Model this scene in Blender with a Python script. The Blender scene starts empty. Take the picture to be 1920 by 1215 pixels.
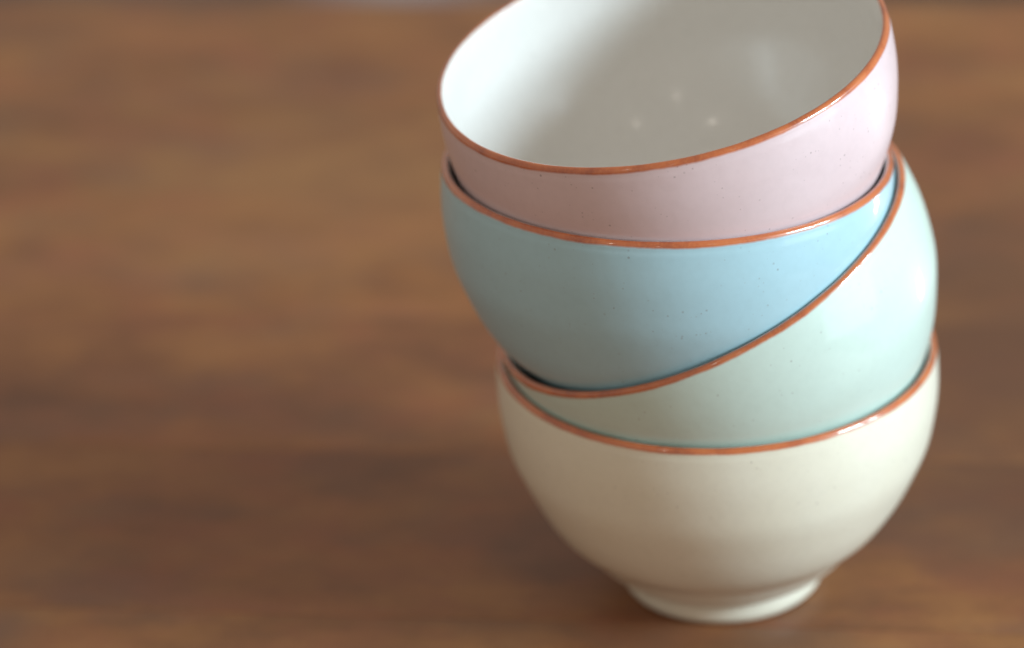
import bpy, bmesh, math, random
from mathutils import Matrix, Vector, noise

random.seed(4)
sc = bpy.context.scene
MM = 0.001

# ------------------------------------------------------------------ camera
cam = bpy.data.cameras.new('camera')
cam.sensor_width = 36.0
cam.lens = 116.04
cam.clip_start = 0.05
cam.clip_end = 60.0
cam.dof.use_dof = True
cam.dof.focus_distance = 0.822
cam.dof.aperture_fstop = 5.2
camo = bpy.data.objects.new('camera', cam)
sc.collection.objects.link(camo)
rt = Vector((0.99811296, -0.02780858, -0.05474666))
up = Vector((0.06140451, 0.45202067, 0.88989145))
fw = Vector((0.0, 0.89157389, -0.45287526))
M = Matrix((rt, up, -fw)).transposed().to_4x4()
M.translation = Vector((0.0, -0.80238681, 0.49071435))
camo.matrix_world = M
sc.camera = camo

# ------------------------------------------------------------------ world, light, exposure
w = bpy.data.worlds.new('World')
sc.world = w
w.use_nodes = True
w.node_tree.nodes['Background'].inputs['Color'].default_value = (1.0, 0.87, 0.74, 1)
w.node_tree.nodes['Background'].inputs['Strength'].default_value = 0.49

sc.view_settings.view_transform = 'Standard'
sc.view_settings.look = 'None'
sc.view_settings.exposure = 0.0
sc.view_settings.gamma = 1.0
sc.cycles.use_denoising = True


def area(name, loc, aim, sx, sy, power, color, spread=180):
    l = bpy.data.lights.new(name, 'AREA')
    l.shape = 'RECTANGLE'
    l.size, l.size_y = sx, sy
    l.energy = power
    l.color = color
    l.spread = math.radians(spread)
    o = bpy.data.objects.new(name, l)
    sc.collection.objects.link(o)
    o.location = loc
    d = Vector(aim) - Vector(loc)
    o.rotation_euler = d.to_track_quat('-Z', 'Y').to_euler()
    return o


# a tall two-pane window right of the table, a narrow pane further back, two small room lamps
SKY = (0.75, 0.91, 1.0)
CEN = Vector((0.055, 0.0, 0.12))


def polar(az, el, dist):
    a, e = math.radians(az), math.radians(el)
    return CEN + dist * Vector((math.sin(a) * math.cos(e), -math.cos(a) * math.cos(e), math.sin(e)))


for az in (62, 69.5):
    area('window_pane_light', polar(az, 21, 1.5), CEN, 0.165, 0.30, 12.0, SKY)
area('window_pane_light', polar(80, 21, 1.5), CEN, 0.13, 0.30, 7.6, SKY)
area('window_low_light', polar(68, -8, 1.6), CEN, 0.9, 0.5, 4.0, SKY)
area('bright_gap_light', (0.93, 0.52, -0.25), (0.09, 0.0, 0.13), 0.035, 0.09, 0.8, (1, 1, 1))


def bulb(loc, r, power, color):
    l = bpy.data.lights.new('room_lamp_light', 'POINT')
    l.shadow_soft_size = r
    l.energy = power
    l.color = color
    o = bpy.data.objects.new('room_lamp_light', l)
    sc.collection.objects.link(o)
    o.location = loc


for az, el, pw in ((-34, 37, 0.9), (20, 34, 0.45), (-8, 22, 0.35)):
    bulb(polar(az, el, 1.2), 0.028, pw, (1, 0.9, 0.78))


# ------------------------------------------------------------------ node helpers
class NT:
    def __init__(self, name):
        self.m = bpy.data.materials.new(name)
        self.m.use_nodes = True
        self.t = self.m.node_tree
        self.b = self.t.nodes['Principled BSDF']

    def n(self, kind, **kw):
        nd = self.t.nodes.new(kind)
        for k, v in kw.items():
            if k.startswith('i_'):
                nd.inputs[k[2:].replace('_', ' ')].default_value = v
            else:
                setattr(nd, k, v)
        return nd

    def l(self, a, b):
        self.t.links.new(a, b)

    def math(self, op, a, b=None, c=None, clamp=False):
        nd = self.t.nodes.new('ShaderNodeMath')
        nd.operation = op
        nd.use_clamp = clamp
        for i, v in enumerate((a, b, c)):
            if v is None:
                continue
            if isinstance(v, (int, float)):
                nd.inputs[i].default_value = v
            else:
                self.l(v, nd.inputs[i])
        return nd.outputs[0]

    def mix(self, f, a, b):
        nd = self.t.nodes.new('ShaderNodeMix')
        nd.data_type = 'RGBA'
        for i, v in ((0, f), (6, a), (7, b)):
            if isinstance(v, (int, float)):
                nd.inputs[i].default_value = v
            elif isinstance(v, tuple):
                nd.inputs[i].default_value = (*v, 1)
            else:
                self.l(v, nd.inputs[i])
        return nd.outputs[2]

    def ramp(self, f, stops):
        nd = self.t.nodes.new('ShaderNodeValToRGB')
        e = nd.color_ramp.elements
        while len(e) < len(stops):
            e.new(0.5)
        for el, (p, c) in zip(e, stops):
            el.position = p
            el.color = (*c, 1) if len(c) == 3 else c
        self.l(f, nd.inputs[0])
        return nd.outputs[0]

    def noise(self, vec, scale, detail=3, rough=0.5):
        nd = self.n('ShaderNodeTexNoise')
        nd.inputs['Scale'].default_value = scale
        nd.inputs['Detail'].default_value = detail
        nd.inputs['Roughness'].default_value = rough
        self.l(vec, nd.inputs['Vector'])
        return nd.outputs['Fac']


# ------------------------------------------------------------------ bowl shape (millimetres)
H, HF, T = 73.233, 5.388, 3.0
FR = [0, .06, .14, .28, .45, .65, .85, 1.0]
RR = [31.264, 33.841, 37.298, 47.191, 53.928, 58.904, 60.437, 60.0]
ZZ = [HF + (H - HF) * f for f in FR]


def _slopes(x, y):
    n = len(x)
    h = [x[i + 1] - x[i] for i in range(n - 1)]
    d = [(y[i + 1] - y[i]) / h[i] for i in range(n - 1)]
    m = [0.0] * n
    for i in range(1, n - 1):
        if d[i - 1] * d[i] > 0:
            w1, w2 = 2 * h[i] + h[i - 1], h[i] + 2 * h[i - 1]
            m[i] = (w1 + w2) / (w1 / d[i - 1] + w2 / d[i])
    m[0] = max(0, 1.5 * d[0] - .5 * m[1])
    m[-1] = 1.5 * d[-1] - .5 * m[-2]
    return m


MS = _slopes(ZZ, RR)


def prof(z):
    z = min(max(z, ZZ[0]), ZZ[-1])
    k = 0
    while k < len(ZZ) - 2 and z > ZZ[k + 1]:
        k += 1
    h = ZZ[k + 1] - ZZ[k]
    t = (z - ZZ[k]) / h
    return ((2*t**3 - 3*t*t + 1) * RR[k] + (t**3 - 2*t*t + t) * h * MS[k]
            + (-2*t**3 + 3*t*t) * RR[k + 1] + (t**3 - t*t) * h * MS[k + 1])


def smooth(pts, n, keep=2):
    p = [list(q) for q in pts]
    for _ in range(n):
        q = [list(a) for a in p]
        for i in range(keep, len(p) - keep):
            for j in (0, 1):
                q[i][j] = 0.25 * p[i - 1][j] + 0.5 * p[i][j] + 0.25 * p[i + 1][j]
        p = q
    return [tuple(a) for a in p]


BAND = 2.9      # the unglazed-looking edge reaches this far below the lip
body_out = [(prof(z), z) for z in [16.0 + (H - BAND - 16.0) * i / 44 for i in range(45)]]
body_out = smooth([(28.9, 7.2), (30.3, 7.5), (32.2, 8.4), (34.2, 10.0), (36.0, 12.0), (37.3, 14.0)] + body_out, 3, 2)
rO = 60.06
lip = [body_out[-1], (60.08, H - 2.3), (60.065, H - 1.9)]
for i in range(1, 11):            # broad rounded shoulder outside, tight turn inside
    a = 0.5 * math.pi * i / 10
    lip.append((rO - 1.25 + 1.25 * math.cos(a), H - 1.6 + 1.6 * math.sin(a)))
for i in range(1, 8):
    a = 0.5 * math.pi * i / 7
    lip.append((rO - 1.25 - 0.85 * math.sin(a), H - 0.95 + 0.95 * math.cos(a)))
lip.append((rO - 2.15, H - 1.3))
inside = [lip[-1]]
zi0, zi1 = HF + 3.5, H - 3.2
for i in range(41):
    z = zi1 - (zi1 - zi0 - 10) * i / 40
    inside.append((prof(z) - T, z))
for i in range(1, 19):
    t = 1 - i / 18
    inside.append(((prof(zi0 + 10 * t * t) - T) * t, zi0 + 10 * t * t))
inside = smooth(inside, 5, 1)
inside[-1] = (0.0, inside[-1][1])
foot = [(0.0, 4.2), (12, 4.1), (22.5, 3.9), (23.6, 3.3), (24.1, 2.0), (24.5, 0.7), (25.1, 0.12), (25.8, 0.0),
        (26.8, 0.08), (27.7, 0.5), (28.1, 1.3), (28.45, 2.3), (28.55, 3.3), (28.5, 4.4), (28.45, 5.4), (28.5, 6.2), (28.6, 6.8), (28.9, 7.2)]


WALLS = body_out[:-1] + lip[:-1] + inside


def profile_normal(p, is_foot):
    """Normal of the whole outline at this point, so that neighbouring parts shade without a seam."""
    CHAIN = foot if is_foot else WALLS     # the crease above the foot stays crisp
    i = min(range(len(CHAIN)), key=lambda k: (CHAIN[k][0] - p[0]) ** 2 + (CHAIN[k][1] - p[1]) ** 2)
    a, b = CHAIN[max(i - 1, 0)], CHAIN[min(i + 1, len(CHAIN) - 1)]
    d1 = Vector((CHAIN[i][0] - a[0], CHAIN[i][1] - a[1]))
    d2 = Vector((b[0] - CHAIN[i][0], b[1] - CHAIN[i][1]))
    t = Vector((0.0, 0.0))
    for d, o in ((d1, d2), (d2, d1)):
        if d.length > 1e-6:
            t += d.normalized() / max(d.length, 0.05)
    t.normalize()
    return t.y, -t.x


def lathe(name, pts, mat, parent, seed, segs=192, rough=0.0, sag=0.0):
    """Surface of revolution with the faint unevenness of thrown pottery (two and three lobes)."""
    bm = bmesh.new()
    rings = []
    rnd = random.Random(seed)
    p2, p3 = rnd.uniform(0, 6.28), rnd.uniform(0, 6.28)
    nrm = []
    for (r, z) in pts:
        nr, nz = profile_normal((r, z), pts is foot)
        if r < 1e-6:
            nrm.append((0.0, 0.0, 1.0 if nz > 0 else -1.0))
            rings.append([bm.verts.new((0, 0, z * MM))])
            continue
        ring = []
        for k in range(segs):
            a = 2 * math.pi * k / segs
            f = min(1.0, max(0.0, (z - 8) / 60))
            wob = 1 + f * (0.0035 * math.cos(2 * a + p2) + 0.0015 * math.cos(3 * a + p3))
            dz = 0.0
            if rough and z > H - 6:
                dz = rough * noise.noise(Vector((math.cos(a) * 9, math.sin(a) * 9, seed)))
            rr = r * wob - 1.9 * sag * math.exp(-((z - 18) / 8) ** 2) * min(1.0, max(0.0, (z - 7.2) / 2.0))
            sx = sag * (math.sin(math.pi * min(1, max(0, (z - 6) / 27))) - 0.12 * math.sin(math.pi * min(1, max(0, (z - 40) / 33))))
            nrm.append((nr * math.cos(a), nr * math.sin(a), nz))
            ring.append(bm.verts.new(((rr * math.cos(a) + sx) * MM, rr * math.sin(a) * MM, (z + dz) * MM)))
        rings.append(ring)
    for A, B in zip(rings[:-1], rings[1:]):
        for k in range(segs):
            k2 = (k + 1) % segs
            if len(A) == 1:
                bm.faces.new((A[0], B[k2], B[k]))
            elif len(B) == 1:
                bm.faces.new((A[k], A[k2], B[0]))
            else:
                bm.faces.new((A[k], A[k2], B[k2], B[k]))
    me = bpy.data.meshes.new(name)
    bm.to_mesh(me)
    bm.free()
    for p in me.polygons:
        p.use_smooth = True
    me.normals_split_custom_set_from_vertices(nrm)
    me.materials.append(mat)
    o = bpy.data.objects.new(name, me)
    sc.collection.objects.link(o)
    o.parent = parent
    return o


# ------------------------------------------------------------------ glaze
RUST = (0.50, 0.118, 0.028)
RUST_DARK = (0.33, 0.066, 0.018)
RUST_PALE = (0.56, 0.165, 0.045)


def glaze(name, col, speck_amt, seed, mottled, inner=False, rough=0.40, width=1.6):
    k = NT(name)
    tc = k.n('ShaderNodeTexCoord')
    mp = k.n('ShaderNodeMapping')
    mp.inputs['Location'].default_value = (seed * 0.37, seed * 0.11, seed * 0.05)
    k.l(tc.outputs['Object'], mp.inputs['Vector'])
    v = mp.outputs['Vector']
    sep = k.n('ShaderNodeSeparateXYZ')
    k.l(tc.outputs['Object'], sep.inputs[0])
    # soft variation of the glaze
    cloud = k.noise(v, 38, 4, 0.55)
    fine = k.noise(v, 420, 3, 0.6)
    base = k.mix(k.math('MULTIPLY', k.math('SUBTRACT', cloud, 0.35, clamp=True), 1.3), col, mottled)
    base = k.mix(k.math('MULTIPLY', k.math('SUBTRACT', fine, 0.42, clamp=True), 0.55), base,
                 tuple(c * 0.80 for c in col))
    # iron specks
    vo = k.n('ShaderNodeTexVoronoi')
    vo.inputs['Scale'].default_value = 820
    vo.inputs['Randomness'].default_value = 1
    k.l(v, vo.inputs['Vector'])
    sp = k.n('ShaderNodeSeparateColor')
    k.l(vo.outputs['Color'], sp.inputs[0])
    clus = k.noise(v, 70, 2, 0.5)
    size = k.math('MULTIPLY', k.math('POWER', sp.outputs[0], 1.7), 0.33)
    present = k.math('GREATER_THAN', k.math('ADD', sp.outputs[1], k.math('MULTIPLY', clus, 0.9)), 1.30 - speck_amt)
    dot = k.math('MULTIPLY', k.math('DIVIDE', k.math('SUBTRACT', size, vo.outputs['Distance']), 0.12, clamp=True), present)
    dot = k.math('MULTIPLY', dot, k.math('ADD', 0.10, k.math('MULTIPLY', sp.outputs[2], 0.40)))
    base = k.mix(dot, base, (0.16, 0.11, 0.10))
    # rust-brown edge with an uneven, feathered lower border
    edge = k.math('ADD', k.noise(v, 60, 4, 0.6), k.math('MULTIPLY', k.noise(v, 900, 2, 0.6), 0.12))
    border = k.math('ADD', H * MM - width * MM, k.math('MULTIPLY', k.math('SUBTRACT', edge, 0.56), 0.0011))
    m = k.math('DIVIDE', k.math('SUBTRACT', sep.outputs['Z'], border), 0.0006, clamp=True)
    if inner:
        # inside the wall the edge stops just past the top of the lip
        rad = k.math('SQRT', k.math('ADD', k.math('MULTIPLY', sep.outputs['X'], sep.outputs['X']),
                                    k.math('MULTIPLY', sep.outputs['Y'], sep.outputs['Y'])))
        m = k.math('MULTIPLY', m, 0.0)
    tone = k.noise(v, 110, 4, 0.6)
    streak = k.noise(v, 1400, 2, 0.5)
    rust = k.ramp(tone, [(0.32, RUST_DARK), (0.52, RUST), (0.74, RUST_PALE)])
    rust = k.mix(k.math('MULTIPLY', k.math('SUBTRACT', streak, 0.45, clamp=True), 2.0), rust, RUST_PALE)
    if not inner:
        # the inner half of the lip is glazed pale again
        rad = k.math('SQRT', k.math('ADD', k.math('MULTIPLY', sep.outputs['X'], sep.outputs['X']),
                                    k.math('MULTIPLY', sep.outputs['Y'], sep.outputs['Y'])))
        lim = k.math('ADD', 0.05835, k.math('MULTIPLY', k.math('SUBTRACT', edge, 0.56), 0.0006))
        m = k.math('MULTIPLY', m, k.math('DIVIDE', k.math('SUBTRACT', rad, lim), 0.00025, clamp=True))
    if not inner:
        # past the top of the lip the white inside glaze begins
        wh = k.math('MULTIPLY', k.math('DIVIDE', k.math('SUBTRACT', sep.outputs['Z'], (H - 2.2) * MM), 0.0002, clamp=True),
                    k.math('SUBTRACT', 1.0, k.math('DIVIDE', k.math('SUBTRACT', rad, lim), 0.00025, clamp=True)))
        base = k.mix(wh, base, (0.76, 0.75, 0.72))
    k.l(k.mix(m, base, rust), k.b.inputs['Base Color'])
    k.l(k.math('ADD', rough, k.math('MULTIPLY', m, -0.06)), k.b.inputs['Roughness'])
    k.b.inputs['IOR'].default_value = 1.5
    k.b.inputs['Coat IOR'].default_value = 1.6
    k.l(k.math('ADD', 0.42 if inner else 0.36, k.math('MULTIPLY', m, 0.64)), k.b.inputs['Coat Weight'])
    k.b.inputs['Coat Roughness'].default_value = 0.12 if inner else 0.05
    bp = k.n('ShaderNodeBump')
    bp.inputs['Strength'].default_value = 0.35
    bp.inputs['Distance'].default_value = 0.00012
    hgt = k.math('ADD', k.math('ADD', k.math('MULTIPLY', k.noise(v, 45, 2, 0.5), 2.0), k.noise(v, 260, 2, 0.5)), k.math('MULTIPLY', k.math('MULTIPLY', tone, m), 0.15))
    k.l(hgt, bp.inputs['Height'])
    k.l(bp.outputs[0], k.b.inputs['Normal'])
    return k.m


def bowl(name, label, origin, rot, col, mottled, speck, seed, width=1.6, sag=0.0):
    e = bpy.data.objects.new(name, None)
    e.empty_display_size = 0.02
    sc.collection.objects.link(e)
    e['label'] = label
    e['category'] = 'bowl'
    e['group'] = 'stack of nested pottery bowls'
    mt = Matrix(rot).to_4x4()
    mt.translation = Vector(origin) * MM
    e.matrix_world = mt
    g = glaze(name + '_glaze', col, speck, seed, mottled, width=width)
    gi = glaze(name + '_inside_glaze', (0.77, 0.77, 0.745), 0.0, seed + 5, (0.74, 0.74, 0.71), inner=True, rough=0.28)
    lathe('body', body_out, g, e, seed, rough=0.07, sag=sag)
    lathe('rim', lip, g, e, seed, rough=0.07)['label'] = 'rust brown edge of the bowl'
    lathe('interior', inside, gi, e, seed, rough=0.07)['label'] = 'white glazed inside of the bowl'
    lathe('foot_ring', foot, g, e, seed)
    return e


I3 = [[1, 0, 0], [0, 1, 0], [0, 0, 1]]
bowl('cream_bowl', 'cream glazed pottery bowl standing on its foot on the table, bottom of the stack',
     (55.32, 0, 0), I3, (0.78, 0.765, 0.645), (0.745, 0.72, 0.575), 0.03, 1, sag=-0.5)
bowl('mint_bowl', 'pale mint green bowl tilted steeply inside the cream bowl, under the blue one',
     (80.05, 3.18, 34.9), [[0.91751, -0.01811, -0.39729], [0, 0.99896, -0.04554], [0.39771, 0.04178, 0.91656]],
     (0.585, 0.73, 0.67), (0.55, 0.68, 0.60), 0.03, 2)
bowl('blue_bowl', 'sky blue speckled bowl nested between the mint bowl and the pink bowl',
     (41.6, -3.86, 57.52), [[0.99952, -0.00142, 0.03106], [0, 0.99896, 0.04557], [-0.03109, -0.04554, 0.99848]],
     (0.41, 0.635, 0.72), (0.39, 0.59, 0.65), 0.24, 3)
bowl('pink_bowl', 'pale pink speckled bowl on top of the stack, its white inside open to view',
     (53.7, 4.72, 89.02), [[0.98915, -0.01235, -0.14637], [0, 0.99646, -0.08405], [0.14689, 0.08314, 0.98565]],
     (0.725, 0.585, 0.605), (0.68, 0.525, 0.53), 0.30, 4)

# ------------------------------------------------------------------ wooden table
ANG = math.radians(-9.5)
tab = bpy.data.objects.new('wooden_table', None)
sc.collection.objects.link(tab)
tab['label'] = 'brown wooden table top with long blurred grain under the stacked bowls'
tab['category'] = 'table'
tab.rotation_euler = (0, 0, ANG)
tab.location = (0, 0, 0)


def wood(name, off, tint):
    k = NT(name)
    tc = k.n('ShaderNodeTexCoord')
    mp = k.n('ShaderNodeMapping')
    mp.inputs['Location'].default_value = off
    mp.inputs['Scale'].default_value = (1.0, 1.5, 1.0)
    k.l(tc.outputs['Object'], mp.inputs['Vector'])
    v = mp.outputs['Vector']
    mp2 = k.n('ShaderNodeMapping')
    mp2.inputs['Location'].default_value = off
    mp2.inputs['Scale'].default_value = (1.0, 9.0, 1.0)
    k.l(tc.outputs['Object'], mp2.inputs['Vector'])
    v2 = mp2.outputs['Vector']
    big = k.noise(v, 15, 4, 0.62)
    grain = k.noise(v2, 26, 6, 0.65)
    hue = k.noise(v, 24, 3, 0.6)
    fig = k.math('ADD', k.math('MULTIPLY', big, 0.8), k.math('MULTIPLY', grain, 0.2))
    c = k.ramp(fig, [(0.30, (0.135, 0.055, 0.023)), (0.44, (0.220, 0.094, 0.034)),
                     (0.55, (0.290, 0.132, 0.044)), (0.70, (0.38, 0.190, 0.062))])
    c = k.mix(k.math('MULTIPLY', k.math('SUBTRACT', hue, 0.46, clamp=True), 3.0), c, (0.28, 0.102, 0.046))
    dull = k.noise(v, 14, 3, 0.55)
    c = k.mix(k.math('MULTIPLY', k.math('SUBTRACT', dull, 0.50, clamp=True), 3.0, clamp=True), c, (0.155, 0.088, 0.058))
    # broad tone patches: darker towards one end, a paler area behind the bowls
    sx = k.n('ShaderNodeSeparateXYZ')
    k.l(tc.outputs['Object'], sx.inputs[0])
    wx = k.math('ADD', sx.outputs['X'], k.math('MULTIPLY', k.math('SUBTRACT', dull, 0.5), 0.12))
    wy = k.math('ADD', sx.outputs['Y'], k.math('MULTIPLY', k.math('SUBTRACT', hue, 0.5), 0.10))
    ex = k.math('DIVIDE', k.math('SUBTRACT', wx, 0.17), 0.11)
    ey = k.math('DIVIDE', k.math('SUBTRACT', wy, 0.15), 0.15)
    dark_patch = k.math('SUBTRACT', 1.15, k.math('ADD', k.math('MULTIPLY', ex, ex), k.math('MULTIPLY', ey, ey)), clamp=True)
    c = k.mix(k.math('MULTIPLY', dark_patch, 0.8), c, (0.115, 0.055, 0.030))
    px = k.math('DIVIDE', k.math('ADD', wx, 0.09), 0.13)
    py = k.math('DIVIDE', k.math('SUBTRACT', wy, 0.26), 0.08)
    pale_patch = k.math('SUBTRACT', 1.0, k.math('ADD', k.math('MULTIPLY', px, px), k.math('MULTIPLY', py, py)), clamp=True)
    c = k.mix(k.math('MULTIPLY', pale_patch, 0.35), c, (0.38, 0.205, 0.085))
    pore = k.noise(v2, 240, 2, 0.5)
    c = k.mix(k.math('MULTIPLY', k.math('SUBTRACT', pore, 0.60, clamp=True), 4.0), c, (0.08, 0.035, 0.02))
    t = k.n('ShaderNodeMix', data_type='RGBA', blend_type='MULTIPLY')
    t.inputs[0].default_value = 1
    k.l(c, t.inputs[6])
    t.inputs[7].default_value = (tint[0] * 1.02, tint[1] * 0.95, tint[2] * 0.92, 1)
    k.l(t.outputs[2], k.b.inputs['Base Color'])
    k.l(k.math('ADD', 0.36, k.math('MULTIPLY', grain, 0.2)), k.b.inputs['Roughness'])
    bp = k.n('ShaderNodeBump')
    bp.inputs['Strength'].default_value = 0.25
    bp.inputs['Distance'].default_value = 0.0003
    k.l(k.noise(v2, 90, 4, 0.6), bp.inputs['Height'])
    k.l(bp.outputs[0], k.b.inputs['Normal'])
    return k.m


def board(x0, x1, y0, y1, mat):
    bm = bmesh.new()
    r = bmesh.ops.create_cube(bm, size=1.0)
    for v in r['verts']:
        v.co = Vector((x0 + (v.co.x + .5) * (x1 - x0), y0 + (v.co.y + .5) * (y1 - y0), -0.028 + (v.co.z + .5) * 0.028))
    bmesh.ops.bevel(bm, geom=bm.edges[:], offset=0.0003, segments=1, affect='EDGES')
    me = bpy.data.meshes.new('board')
    bm.to_mesh(me)
    bm.free()
    me.materials.append(mat)
    o = bpy.data.objects.new('board', me)
    sc.collection.objects.link(o)
    o.parent = tab


BACK = 0.449
widths = [0.101, 0.088, 0.095, 0.090, 0.094, 0.091, 0.093, 0.09, 0.092, 0.09]
tints = [(1.06, 1.06, 1.04), (0.95, 0.98, 1.0), (1.05, 1.03, 1.0), (0.96, 0.93, 0.95), (0.82, 0.79, 0.80),
         (0.90, 0.90, 0.88), (0.95, 0.95, 0.95), (1, 1, 1), (0.95, 1, 1), (1, 1, 1)]
y = BACK
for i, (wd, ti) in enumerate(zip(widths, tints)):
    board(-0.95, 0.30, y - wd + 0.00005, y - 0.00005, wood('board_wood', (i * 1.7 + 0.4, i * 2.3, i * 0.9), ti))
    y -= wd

# ------------------------------------------------------------------ floor far below the table
k = NT('floor_grey')
tc = k.n('ShaderNodeTexCoord')
nz = k.noise(tc.outputs['Object'], 1.6, 3, 0.5)
sp = k.n('ShaderNodeSeparateXYZ')
k.l(tc.outputs['Object'], sp.inputs[0])
# a pale grey-blue patch mixed into the floor colour
dx = k.math('DIVIDE', k.math('ADD', sp.outputs['X'], 0.09), 0.13)
dy = k.math('DIVIDE', k.math('SUBTRACT', sp.outputs['Y'], 2.40), 0.35)
rr = k.math('SQRT', k.math('ADD', k.math('MULTIPLY', dx, dx), k.math('MULTIPLY', dy, dy)))
pale = k.math('SUBTRACT', 1.3, k.math('ADD', rr, k.math('MULTIPLY', nz, 0.5)), clamp=True)
fc = k.ramp(nz, [(0.35, (0.05, 0.033, 0.026)), (0.6, (0.19, 0.12, 0.09))])
k.l(k.mix(pale, fc, (0.45, 0.45, 0.52)), k.b.inputs['Base Color'])
k.b.inputs['Roughness'].default_value = 0.5
me = bpy.data.meshes.new('floor')
me.from_pydata([(-6, -6, -0.75), (6, -6, -0.75), (6, 9, -0.75), (-6, 9, -0.75)], [], [(0, 1, 2, 3)])
me.materials.append(k.m)
fl = bpy.data.objects.new('floor', me)
sc.collection.objects.link(fl)
fl['kind'] = 'structure'
